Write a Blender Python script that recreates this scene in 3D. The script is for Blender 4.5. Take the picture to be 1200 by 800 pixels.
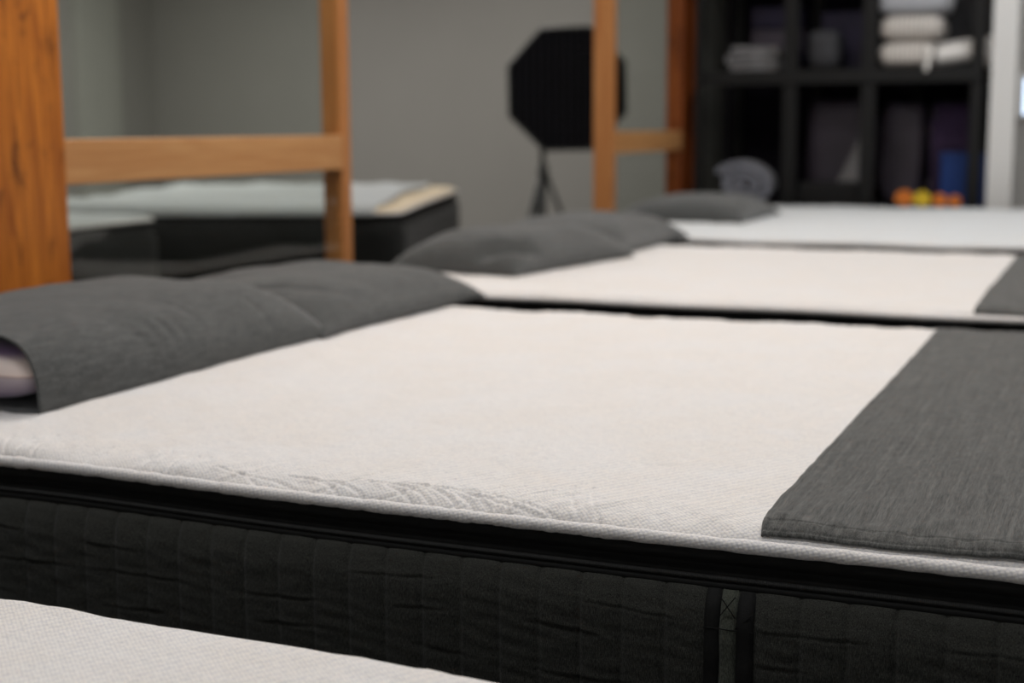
import bpy, math, random
import numpy as np
from mathutils import Matrix, Vector

for o in list(bpy.data.objects):
    bpy.data.objects.remove(o)
S = bpy.context.scene
COL = S.collection
PI = math.pi
T = 0.64                      # height of the mattress tops above the floor

# ------------------------------------------------------------------ camera
def camera():
    yaw, pitch, roll = 0.40447, 0.14932, -0.00530
    cy, sy, cp, sp = math.cos(yaw), math.sin(yaw), math.cos(pitch), math.sin(pitch)
    f = Vector((-sy*cp, cy*cp, -sp)); r = Vector((cy, sy, 0)); u = r.cross(f)
    cr, sr = math.cos(roll), math.sin(roll)
    r2 = r*cr + u*sr; u2 = -r*sr + u*cr
    m = Matrix((r2, u2, -f)).transposed().to_4x4()
    m.translation = Vector((0, -1.2794, 0.38733 + T))
    cd = bpy.data.cameras.new('camera')
    cd.sensor_width = 36.0; cd.lens = 1667/1200*36.0
    cd.clip_start = 0.02; cd.clip_end = 60
    cd.dof.use_dof = True
    cd.dof.focus_distance = 1.36
    cd.dof.aperture_fstop = 3.6
    co = bpy.data.objects.new('camera', cd); COL.objects.link(co)
    co.matrix_world = m
    S.camera = co
camera()

# ------------------------------------------------------------------ world, lights, exposure
S.view_settings.view_transform = 'Standard'
S.view_settings.look = 'None'
S.view_settings.gamma = 1.0
S.view_settings.use_curve_mapping = False
S.view_settings.exposure = 0.0
w = bpy.data.worlds.new('world'); S.world = w; w.use_nodes = True
w.node_tree.nodes['Background'].inputs[0].default_value = (0.8, 0.88, 1.0, 1)
w.node_tree.nodes['Background'].inputs[1].default_value = 0.1

def area(name, loc, size, power, col, aim=None, sy=None):
    l = bpy.data.lights.new(name, 'AREA'); l.energy = power; l.color = col
    l.shape = 'RECTANGLE'; l.size = size; l.size_y = sy or size
    o = bpy.data.objects.new(name, l); COL.objects.link(o); o.location = loc
    d = Vector(aim) - Vector(loc) if aim else Vector((0, 0, -1))
    o.rotation_euler = d.to_track_quat('-Z', 'Y').to_euler()
    return o
WARM = (1.0, 0.965, 0.925)
area('ceiling_lamp', (-1.75, 1.3, 2.86), 0.6, 25, WARM)
area('ceiling_lamp', (-1.65, 3.3, 2.86), 0.6, 16, WARM)
area('ceiling_lamp', (0.2, 0.9, 2.86), 0.5, 20, WARM)
area('ceiling_lamp', (0.4, 2.6, 2.86), 0.6, 17, WARM)
area('ceiling_lamp', (-0.3, 4.7, 2.86), 0.6, 20, (0.97, 0.98, 1.0))
area('ceiling_lamp', (-0.7, -0.6, 2.86), 0.6, 17, (0.97, 0.98, 1.0))
area('ceiling_lamp', (-5.4, 3.9, 2.86), 0.6, 46, WARM)
area('ceiling_lamp', (-6.0, 6.4, 2.86), 0.6, 82, WARM)
area('ceiling_lamp', (-3.8, 7.2, 2.86), 0.6, 36, WARM)
area('ceiling_lamp', (0.6, 8.0, 2.86), 0.6, 26, (1.0, 0.98, 0.95))
# added cool fill behind the viewer, in place of the blocked world light
area('cool_fill_light', (1.2, -2.95, 1.6), 2.6, 6, (0.70, 0.84, 1.0), (0.2, 2.0, 0.8), 1.6)

# ------------------------------------------------------------------ material helpers
class NT:
    def __init__(s, name):
        s.m = bpy.data.materials.new(name); s.m.use_nodes = True
        s.t = s.m.node_tree; s.b = s.t.nodes['Principled BSDF']; s.out = s.t.nodes['Material Output']
    def n(s, typ, **kw):
        x = s.t.nodes.new(typ)
        for k, v in kw.items(): setattr(x, k, v)
        return x
    def l(s, a, b): s.t.links.new(a, b)
    def coord(s, scale=(1, 1, 1), rot=(0, 0, 0)):
        c = s.n('ShaderNodeTexCoord'); m = s.n('ShaderNodeMapping')
        m.inputs['Scale'].default_value = scale; m.inputs['Rotation'].default_value = rot
        s.l(c.outputs['Object'], m.inputs['Vector']); return m.outputs[0]
    def noise(s, vec, scale, detail=3, rough=0.5, dist=0):
        x = s.n('ShaderNodeTexNoise'); x.inputs['Scale'].default_value = scale
        x.inputs['Detail'].default_value = detail; x.inputs['Roughness'].default_value = rough
        x.inputs['Distortion'].default_value = dist
        s.l(vec, x.inputs['Vector']); return x.outputs['Fac']
    def ramp(s, fac, stops):
        r = s.n('ShaderNodeValToRGB'); e = r.color_ramp.elements
        while len(e) < len(stops): e.new(0.5)
        for el, (p, c) in zip(e, stops):
            el.position = p; el.color = (*c, 1) if len(c) == 3 else c
        s.l(fac, r.inputs[0]); return r.outputs[0]
    def math(s, op, a, b=None):
        x = s.n('ShaderNodeMath', operation=op)
        for i, v in enumerate((a, b)):
            if v is None: continue
            if isinstance(v, (int, float)): x.inputs[i].default_value = v
            else: s.l(v, x.inputs[i])
        return x.outputs[0]
    def mix(s, fac, a, b, mode='MIX'):
        x = s.n('ShaderNodeMix', data_type='RGBA', blend_type=mode)
        for i, v in ((0, fac), (6, a), (7, b)):
            if isinstance(v, (int, float)): x.inputs[i].default_value = v
            elif isinstance(v, tuple): x.inputs[i].default_value = (*v, 1)
            else: s.l(v, x.inputs[i])
        return x.outputs[2]
    def bump(s, h, strength=0.5, dist=0.001, prev=None):
        x = s.n('ShaderNodeBump'); x.inputs['Strength'].default_value = strength
        x.inputs['Distance'].default_value = dist; s.l(h, x.inputs['Height'])
        if prev is not None: s.l(prev, x.inputs['Normal'])
        return x.outputs[0]
    def done(s, color=None, rough=0.9, normal=None, sheen=0, spec=0.5, metal=0, sheen_rough=0.5):
        b = s.b
        if color is not None:
            if isinstance(color, tuple): b.inputs['Base Color'].default_value = (*color, 1)
            else: s.l(color, b.inputs['Base Color'])
        if isinstance(rough, (int, float)): b.inputs['Roughness'].default_value = rough
        else: s.l(rough, b.inputs['Roughness'])
        b.inputs['Specular IOR Level'].default_value = spec
        b.inputs['Metallic'].default_value = metal
        b.inputs['Sheen Weight'].default_value = sheen
        b.inputs['Sheen Roughness'].default_value = sheen_rough
        if normal is not None: s.l(normal, b.inputs['Normal'])
        return s.m

def mat_plain(name, col, rough=0.7, var=0.06, scale=8, spec=0.4, metal=0, bump=0.0, bscale=200, sheen=0):
    t = NT(name); v = t.coord()
    f = t.noise(v, scale, 4)
    c = t.ramp(f, [(0.3, tuple(x*(1-var) for x in col)), (0.7, tuple(min(1, x*(1+var)) for x in col))])
    nm = t.bump(t.noise(v, bscale, 2), bump, 0.001) if bump else None
    return t.done(c, rough, nm, sheen, spec, metal)

def mat_knit(name, base, cool=1.0):
    """white stretch knit: heathered yarn, lattice of raised dots"""
    t = NT(name)
    vo = t.n('ShaderNodeTexVoronoi'); vo.inputs['Scale'].default_value = 290; vo.inputs['Randomness'].default_value = 0.3
    t.l(t.coord((1, 1, 1), (0.2, 0.3, PI/4)), vo.inputs['Vector'])
    dots = t.math('SUBTRACT', 0.75, vo.outputs['Distance'])
    fine = t.noise(t.coord((1, 1, 1)), 900, 2)
    soft = t.noise(t.coord((1, 2.2, 1)), 26, 4, 0.6)
    hair = t.noise(t.coord((60, 700, 300)), 1, 3, 0.65)
    n1 = t.bump(dots, 0.75, 0.0009)
    n2 = t.bump(fine, 0.35, 0.0006, n1)
    n3 = t.bump(soft, 0.5, 0.0035, n2)
    n4 = t.bump(hair, 0.25, 0.0008, n3)
    d = tuple(x*0.86 for x in base)
    col = t.ramp(hair, [(0.28, d), (0.5, base), (0.8, tuple(min(1, x*1.05) for x in base))])
    blot = t.ramp(t.noise(t.coord(), 9, 3), [(0.35, (1, 1, 1)), (0.62, (0.995, 0.975, 0.95)), (0.75, (1, 1, 1))])
    col = t.mix(1.0, col, blot, 'MULTIPLY')
    dm = t.ramp(dots, [(0.08, (0.80, 0.81, 0.86)), (0.36, (1, 1, 1))])
    col = t.mix(1.0, col, dm, 'MULTIPLY')
    return t.done(col, 0.95, n4, 0.15, 0.15)

def mat_heather(name, dark, light, ratio=(1500, 130, 700), sheen=0.5, bumps=0.5):
    """melange cloth: light flecks drawn out along the warp"""
    t = NT(name)
    h1 = t.noise(t.coord(ratio), 1, 3, 0.7)
    h2 = t.noise(t.coord((ratio[0]*0.25, ratio[1]*0.12, ratio[2]*0.3)), 1, 3, 0.6)
    wv = t.noise(t.coord((1, 1, 1)), 1300, 1)
    f = t.math('ADD', t.math('MULTIPLY', h1, 0.6), t.math('MULTIPLY', h2, 0.4))
    mid = tuple((a*0.55 + b*0.45) for a, b in zip(dark, light))
    c = t.ramp(f, [(0.36, dark), (0.5, mid), (0.64, light)])
    n = t.bump(h1, bumps, 0.0006); n = t.bump(wv, bumps, 0.0005, n)
    return t.done(c, 0.93, n, sheen, 0.2)

def mat_wood(name, dark, light, knots=0.0, axis='Z', rough=0.42):
    t = NT(name)
    sc = {'Z': (9, 9, 0.55), 'Y': (9, 0.55, 9)}[axis]
    v = t.coord(sc)
    g = t.noise(v, 3.2, 6, 0.6, 1.6)
    fine = t.noise(t.coord(tuple(x*14 for x in sc)), 2, 3, 0.6)
    c = t.ramp(g, [(0.3, dark), (0.5, tuple((a+b)/2 for a, b in zip(dark, light))), (0.66, light)])
    c = t.mix(t.math('MULTIPLY', fine, 0.35), c, tuple(x*0.7 for x in dark))
    if knots:
        k = t.noise(t.coord((5, 5, 2.2)), 2.4, 4, 0.62, 1.0)
        km = t.ramp(k, [(0.56, (0, 0, 0)), (0.70, (knots, knots, knots))])
        sepd = t.n('ShaderNodeRGBToBW'); t.l(km, sepd.inputs[0])
        c = t.mix(sepd.outputs[0], c, tuple(x*0.28 for x in dark))
    n = t.bump(fine, 0.15, 0.0008)
    return t.done(c, rough, n, 0, 0.4)

def mat_glass(name):
    t = NT(name)
    tr = t.n('ShaderNodeBsdfTransparent'); tr.inputs[0].default_value = (0.92, 0.94, 0.92, 1)
    gl = t.n('ShaderNodeBsdfGlossy'); gl.inputs['Roughness'].default_value = 0.03
    mx = t.n('ShaderNodeMixShader'); mx.inputs[0].default_value = 0.03
    t.l(tr.outputs[0], mx.inputs[1]); t.l(gl.outputs[0], mx.inputs[2])
    t.l(mx.outputs[0], t.out.inputs['Surface'])
    return t.m

def mat_side(name, dark, light):
    """charcoal ribbed border cloth with a fine diagonal weave"""
    t = NT(name)
    h = t.noise(t.coord((1700, 1700, 260)), 1, 3, 0.7)
    tw = t.noise(t.coord((420, 420, 900), (0, 0.6, 0)), 1, 2, 0.6)
    c = t.ramp(h, [(0.35, dark), (0.56, tuple((a+b)/2 for a, b in zip(dark, light))), (0.7, light)])
    n = t.bump(h, 0.7, 0.0006); n = t.bump(tw, 0.5, 0.0007, n)
    n = t.bump(t.noise(t.coord((1, 1, 3)), 30, 3), 0.3, 0.003, n)
    return t.done(c, 0.9, n, 0.12, 0.2)

def mat_tape(name, col, period=0.0016, axis=0):
    t = NT(name)
    c = t.n('ShaderNodeTexCoord'); sp = t.n('ShaderNodeSeparateXYZ'); t.l(c.outputs['Object'], sp.inputs[0])
    w_ = t.math('SINE', t.math('MULTIPLY', sp.outputs[axis], 2*PI/period))
    cc = t.ramp(w_, [(0.0, tuple(x*0.5 for x in col)), (0.9, col)])
    n = t.bump(w_, 0.6, 0.0005)
    return t.done(cc, 0.6, n, 0, 0.4)

def mat_emit(name, col, e):
    t = NT(name)
    t.b.inputs['Emission Color'].default_value = (*col, 1); t.b.inputs['Emission Strength'].default_value = e
    return t.done(col, 0.4)

M = {}
M['knit'] = mat_knit('white_knit', (0.83, 0.805, 0.775))
M['knit_pipe'] = mat_knit('white_piping_knit', (0.85, 0.825, 0.80))
M['knit_cool'] = mat_knit('cool_white_knit', (0.78, 0.80, 0.80))
M['charcoal'] = mat_heather('charcoal_cloth', (0.018, 0.019, 0.018), (0.135, 0.135, 0.127), (1300, 55, 700), 0.3, 0.7)
M['charcoal_pillow'] = mat_heather('charcoal_pillow_cloth', (0.028, 0.030, 0.030), (0.098, 0.100, 0.097), (500, 260, 500), 0.3)
M['hem'] = mat_plain('charcoal_thread', (0.02, 0.02, 0.019), 0.9)
M['side'] = mat_side('border_cloth', (0.007, 0.0075, 0.006), (0.092, 0.092, 0.079))
M['side_shaded'] = mat_side('shaded_border_cloth', (0.004, 0.0042, 0.004), (0.022, 0.023, 0.021))  # border cloth copy, darkened in colour for the shaded sides behind the partition
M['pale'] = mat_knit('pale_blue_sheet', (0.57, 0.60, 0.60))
M['mesh'] = mat_plain('black_mesh_band', (0.010, 0.010, 0.0095), 0.85, 0.2, 60, 0.25, bump=0.3, bscale=900)
M['zip'] = mat_tape('black_zip_teeth', (0.035, 0.035, 0.033), 0.0018, 0)
M['tape'] = mat_plain('black_webbing', (0.009, 0.009, 0.0085), 0.8, 0.15, 200, 0.3, bump=0.4, bscale=1100)
M['strap'] = mat_side('handle_strip', (0.03, 0.033, 0.026), (0.16, 0.17, 0.135))
M['redwood'] = mat_wood('redwood', (0.34, 0.082, 0.007), (0.80, 0.265, 0.030), 1.0)
M['redwood_far'] = mat_wood('dark_redwood', (0.20, 0.040, 0.008), (0.48, 0.125, 0.026), 0.5)
M['pine_v'] = mat_wood('oiled_fir', (0.50, 0.185, 0.055), (0.66, 0.30, 0.105))
M['pine_h'] = mat_wood('pale_oiled_fir', (0.56, 0.25, 0.085), (0.70, 0.37, 0.15), 0, 'Y')
M['glass'] = mat_glass('pane_glass')
M['wall'] = mat_plain('grey_paint', (0.25, 0.243, 0.225), 0.85, 0.02, 2, 0.25)
M['wall_l'] = mat_plain('pale_grey_paint', (0.30, 0.30, 0.27), 0.85, 0.02, 2, 0.25)
M['white_paint'] = mat_plain('white_paint', (0.74, 0.73, 0.71), 0.6, 0.01, 2, 0.3)
M['plum_wall'] = mat_plain('plum_paint', (0.020, 0.016, 0.026), 0.85, 0.05, 2, 0.2)
M['floor'] = mat_plain('dark_floor', (0.10, 0.095, 0.09), 0.5, 0.15, 3, 0.4)
M['ceil'] = mat_plain('ceiling_paint', (0.55, 0.54, 0.52), 0.9, 0.01, 2)
M['black_metal'] = mat_plain('black_metal', (0.006, 0.006, 0.006), 0.55, 0.1, 20, 0.3)
M['black_cloth'] = mat_plain('black_nylon', (0.007, 0.007, 0.008), 0.75, 0.1, 40, 0.3)
M['grid_cloth'] = mat_plain('grid_cloth', (0.030, 0.030, 0.046), 0.7, 0.1, 40, 0.3)
M['stand'] = mat_plain('dark_stand_metal', (0.025, 0.027, 0.026), 0.45, 0.1, 40, 0.5)
M['base'] = mat_plain('black_base_cloth', (0.012, 0.012, 0.012), 0.9, 0.1, 40)
M['cream'] = mat_plain('cream_cloth', (0.74, 0.60, 0.40), 0.9, 0.05, 30, sheen=0.2)
M['purple'] = mat_plain('purple_cloth', (0.050, 0.028, 0.075), 0.85, 0.25, 6, sheen=0.2)
M['plum_dim'] = mat_plain('dull_plum_plastic', (0.055, 0.045, 0.062), 0.5, 0.25, 5)
M['indigo'] = mat_plain('indigo_box', (0.012, 0.008, 0.032), 0.6, 0.1, 6)
M['grey_blanket'] = mat_plain('grey_blue_cloth', (0.21, 0.215, 0.25), 0.9, 0.12, 30, sheen=0.3)
M['grey_dim'] = mat_plain('dull_grey_cloth', (0.20, 0.195, 0.20), 0.9, 0.2, 20)
M['grey_bag'] = mat_plain('dark_grey_bag', (0.05, 0.05, 0.055), 0.8, 0.2, 10)
M['towel_white'] = mat_tape('ribbed_white_towel', (0.86, 0.80, 0.74), 0.022, 0)
M['towel_plain'] = mat_plain('plain_white_towel', (0.88, 0.85, 0.81), 0.95, 0.03, 30, sheen=0.3)
M['towel_grey'] = mat_plain('pale_grey_towel', (0.42, 0.43, 0.46), 0.95, 0.05, 30, sheen=0.3)
M['blue'] = mat_plain('blue_card', (0.002, 0.036, 0.19), 0.55, 0.05, 6)
M['orange'] = mat_plain('orange_webbing', (0.95, 0.27, 0.04), 0.6, 0.12, 60)
M['yellow'] = mat_plain('yellow_webbing', (1.0, 0.66, 0.04), 0.6, 0.08, 60)
M['pink_in'] = None
def mat_insert():
    t = NT('mauve_pillow_fabric')
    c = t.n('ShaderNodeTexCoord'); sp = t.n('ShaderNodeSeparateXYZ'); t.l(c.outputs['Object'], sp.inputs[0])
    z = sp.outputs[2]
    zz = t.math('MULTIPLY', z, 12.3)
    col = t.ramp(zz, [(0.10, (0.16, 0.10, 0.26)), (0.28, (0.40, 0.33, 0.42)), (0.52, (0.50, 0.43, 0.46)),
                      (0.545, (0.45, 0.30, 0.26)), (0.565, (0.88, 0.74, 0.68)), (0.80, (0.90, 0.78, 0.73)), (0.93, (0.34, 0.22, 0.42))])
    return t.done(col, 0.85, t.bump(t.noise(t.coord((1, 1, 1)), 500, 2), 0.4, 0.001), 0.3, 0.2)
M['insert'] = mat_insert()
M['glow'] = mat_emit('pale_blue_glow', (0.62, 0.78, 1.0), 2.2)

# ------------------------------------------------------------------ object helpers
def empty(name, loc=(0, 0, 0), rz=0):
    o = bpy.data.objects.new(name, None); COL.objects.link(o); o.location = loc; o.rotation_euler = (0, 0, rz)
    o.empty_display_size = 0.1
    return o
def tag(o, label=None, cat=None, group=None, kind=None):
    if label: o['label'] = label
    if cat: o['category'] = cat
    if group: o['group'] = group
    if kind: o['kind'] = kind
    return o
def mesh(name, verts, faces, mat, parent=None, smooth=True):
    me = bpy.data.meshes.new(name)
    verts = np.asarray(verts, float)
    me.from_pydata([tuple(v) for v in verts], [], [tuple(int(i) for i in f) for f in faces])
    if mat is not None: me.materials.append(mat)
    if smooth: me.polygons.foreach_set('use_smooth', [True]*len(me.polygons))
    me.update()
    o = bpy.data.objects.new(name, me); COL.objects.link(o)
    if parent: o.parent = parent
    return o
def sharp(o, ang=35):
    o.data.polygons.foreach_set('use_smooth', [True]*len(o.data.polygons))
    try: o.data.set_sharp_from_angle(angle=math.radians(ang))
    except Exception: pass
    return o
def grid_faces(nu, nv, closed_u=False, closed_v=False, flip=False):
    U = nu if closed_u else nu-1; V = nv if closed_v else nv-1
    i, j = np.meshgrid(np.arange(U), np.arange(V), indexing='ij')
    a = i*nv + j; b = ((i+1) % nu)*nv + j; c = ((i+1) % nu)*nv + (j+1) % nv; d = i*nv + (j+1) % nv
    f = np.stack([a, b, c, d], -1).reshape(-1, 4)
    return f[:, ::-1] if flip else f
def boxes(name, lst, mat, parent=None, bevel=0.003, seg=2):
    """several boxes of one part (cx,cy,cz,sx,sy,sz[,rz]) bevelled"""
    V, F = [], []
    for b in lst:
        cx, cy, cz, sx, sy, sz = b[:6]; rz = b[6] if len(b) > 6 else 0
        n = len(V)
        for dx, dy, dz in [(-1,-1,-1),(1,-1,-1),(1,1,-1),(-1,1,-1),(-1,-1,1),(1,-1,1),(1,1,1),(-1,1,1)]:
            x, y = dx*sx/2, dy*sy/2
            V.append((cx + x*math.cos(rz) - y*math.sin(rz), cy + x*math.sin(rz) + y*math.cos(rz), cz + dz*sz/2))
        F += [tuple(n+i for i in q) for q in [(0,3,2,1),(4,5,6,7),(0,1,5,4),(1,2,6,5),(2,3,7,6),(3,0,4,7)]]
    o = mesh(name, V, F, mat, parent, False)
    if bevel:
        m = o.modifiers.new('bevel', 'BEVEL'); m.width = bevel; m.segments = seg; m.limit_method = 'ANGLE'
    return o
def tube(name, pts, r, mat, parent=None, n=10, closed=False, caps=True):
    P = np.array(pts, float); k = len(P)
    R_ = np.full(k, r) if np.isscalar(r) else np.array(r)
    V = []
    prev = None
    for i in range(k):
        a = P[(i-1) % k] if (closed or i > 0) else P[i]; b = P[(i+1) % k] if (closed or i < k-1) else P[i]
        t = b-a; t /= np.linalg.norm(t)
        if prev is None:
            up = np.array([0, 0, 1.0]) if abs(t[2]) < .9 else np.array([1.0, 0, 0])
        else: up = prev
        s = np.cross(t, up); s /= np.linalg.norm(s); u = np.cross(s, t); prev = u
        for j in range(n):
            a_ = 2*PI*j/n; V.append(P[i] + R_[i]*(math.cos(a_)*s + math.sin(a_)*u))
    F = [tuple(f) for f in grid_faces(k, n, closed, True)]
    if caps and not closed:
        F += [tuple(range(n)), tuple((k-1)*n + j for j in reversed(range(n)))]
    return mesh(name, V, F, mat, parent)
def wob(seed, n=6, lo=1.0, hi=6.0):
    rs = np.random.RandomState(seed)
    fx, fy = rs.uniform(-hi, hi, n), rs.uniform(-hi, hi, n); fx += np.sign(fx)*lo; fy += np.sign(fy)*lo
    ph = rs.uniform(0, 2*PI, n); am = rs.uniform(.5, 1, n); am /= np.sqrt((am**2).sum()/2)*1.0
    return lambda x, y: sum(am[i]*np.sin(2*PI*(fx[i]*x + fy[i]*y) + ph[i]) for i in range(n))

# ------------------------------------------------------------------ room shell
def wallbox(name, x0, x1, y0, y1, z0, z1, mat):
    o = boxes(name, [((x0+x1)/2, (y0+y1)/2, (z0+z1)/2, x1-x0, y1-y0, z1-z0)], mat, None, 0)
    o['kind'] = 'structure'; return o
wallbox('floor', -7.95, 4.2, -3.2, 9.2, -0.1, 0.0, M['floor'])
wallbox('ceiling', -7.95, 4.2, -3.2, 9.2, 2.9, 3.0, M['ceil'])
wallbox('wall_left', -7.95, -7.74, -3.2, 9.2, 0, 2.9, M['wall'])
wallbox('wall_far', -7.74, 4.0, 9.0, 9.2, 0, 2.9, M['wall'])
wallbox('wall_right', 4.0, 4.2, -3.2, 9.2, 0, 2.9, M['white_paint'])
wallbox('wall_near', -7.74, 4.0, -3.2, -3.0, 0, 2.9, M['white_paint'])
# pilaster on the far left wall, seen through the glass
wallbox('trim_1', -7.74, -7.68, 7.96, 8.47, 0, 2.9, M['wall_l'])
# storage alcove: dark back wall, grey return beside the redwood post, white end wall
wallbox('wall_alcove', -2.16, -0.58, 6.75, 6.83, 0, 2.9, M['plum_wall'])
wallbox('wall_return', -2.20, -2.10, 6.075, 6.75, 0, 2.9, M['wall_l'])
wallbox('wall_white_end', -0.585, -0.475, 5.70, 8.0, 0, 2.9, M['white_paint'])

# ------------------------------------------------------------------ mattresses
def perimeter(L, W, R, fine, coarse):
    """closed rounded-rectangle path, near side (-y) first; returns pts, outward normals"""
    P, N = [], []
    hx, hy = L/2-R, W/2-R
    def seg(a, b, nrm, step):
        n = max(2, int(math.hypot(b[0]-a[0], b[1]-a[1])/step))
        for i in range(n):
            t = i/n; P.append((a[0]+(b[0]-a[0])*t, a[1]+(b[1]-a[1])*t)); N.append(nrm)
    def arc(cx, cy, a0):
        n = 12
        for i in range(n):
            a = a0 + PI/2*i/n; P.append((cx+R*math.cos(a), cy+R*math.sin(a))); N.append((math.cos(a), math.sin(a)))
    seg((-hx, -W/2), (hx, -W/2), (0, -1), fine); arc(hx, -hy, -PI/2)
    seg((L/2, -hy), (L/2, hy), (1, 0), coarse); arc(hx, hy, 0)
    seg((hx, W/2), (-hx, W/2), (0, 1), coarse); arc(-hx, hy, PI/2)
    seg((-L/2, hy), (-L/2, -hy), (-1, 0), coarse); arc(-hx, -hy, PI)
    return np.array(P), np.array(N)

def edge_sag(seed, amp=0.0013):
    f = wob(seed, 5, 0.3, 1.6)
    return lambda x, y: amp*f(x, 0.3*y)

def smooth01(t):
    t = np.clip(t, 0, 1); return t*t*(3-2*t)

def top_height(L, W, R, seed, crown, drop, sag, tufts, creases, wave=0.0010):
    n1 = wob(seed+1, 9, 2, 9); n2 = wob(seed+2, 9, 10, 26); n3 = wob(seed+3, 7, 0.5, 4); n4 = wob(seed+4, 10, 25, 60)
    def f(x, y, d):
        wd = 0.050 + 0.013*n3(x, y*0.2)
        t = np.clip(d/wd, 0, 1)
        z = crown - drop*(1-np.sqrt(np.clip(1-(1-t)**2, 0, 1)))
        inner = smooth01(d/0.05)
        z += sag(x, y)*(1-0.6*inner)
        z += inner*(wave*n1(x, y)*0.6 + 0.0002*n2(x, y))
        z += np.exp(-((d-0.03)/0.03)**2)*0.00045*n2(x, y)
        z += np.exp(-((d-0.025)/0.022)**2)*0.00012*n4(x, y*0.5)
        for (tx, ty, am) in tufts:
            r2 = (x-tx)**2 + (y-ty)**2
            z -= am*np.exp(-r2/0.012**2) + am*0.45*np.exp(-r2/0.04**2)
            z -= am*0.6*np.exp(-((y-ty-0.1*(x-tx))/0.004)**2 - ((x-tx)/0.035)**2)
        for (pts, dep, sg) in creases:
            P = np.array(pts); lo = P.min(0)-0.01; hi = P.max(0)+0.01
            m = (x > lo[0]) & (x < hi[0]) & (y > lo[1]) & (y < hi[1])
            if not m.any(): continue
            xs, ys = x[m], y[m]; best = np.full(xs.shape, 1e9)
            for a, b in zip(P[:-1], P[1:]):
                ab = b-a; tt = np.clip(((xs-a[0])*ab[0]+(ys-a[1])*ab[1])/(ab@ab), 0, 1)
                best = np.minimum(best, (xs-a[0]-tt*ab[0])**2 + (ys-a[1]-tt*ab[1])**2)
            z[m] -= dep*np.exp(-best/sg**2) - dep*0.45*np.exp(-(np.sqrt(best)-2.2*sg)**2/(1.3*sg)**2)
        return z
    return f

def axis_samples(a, b, fine_a, fine_b, fine, coarse):
    xs = [a]
    while xs[-1] < b:
        x = xs[-1]; s = fine if fine_a-1e-6 <= x < fine_b else coarse
        nx = x+s
        if x < fine_a < nx: nx = fine_a
        xs.append(min(nx, b))
    return np.array(xs)

def top_grid(xs, ys, L, W, R):
    X, Y = np.meshgrid(xs, ys, indexing='ij')
    X = X.copy(); Y = Y.copy()
    cx, cy = L/2-R, W/2-R
    d = np.minimum(L/2-np.abs(X), W/2-np.abs(Y))
    m = (np.abs(X) > cx) & (np.abs(Y) > cy)
    a = (np.abs(X[m])-cx)/R; b = (np.abs(Y[m])-cy)/R
    mx = np.maximum(a, b); hy = np.hypot(a, b); hy[hy == 0] = 1
    s = mx/hy
    X[m] = np.sign(X[m])*(cx + a*s*R); Y[m] = np.sign(Y[m])*(cy + b*s*R)
    return X, Y, np.clip(d, 0, None)

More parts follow.
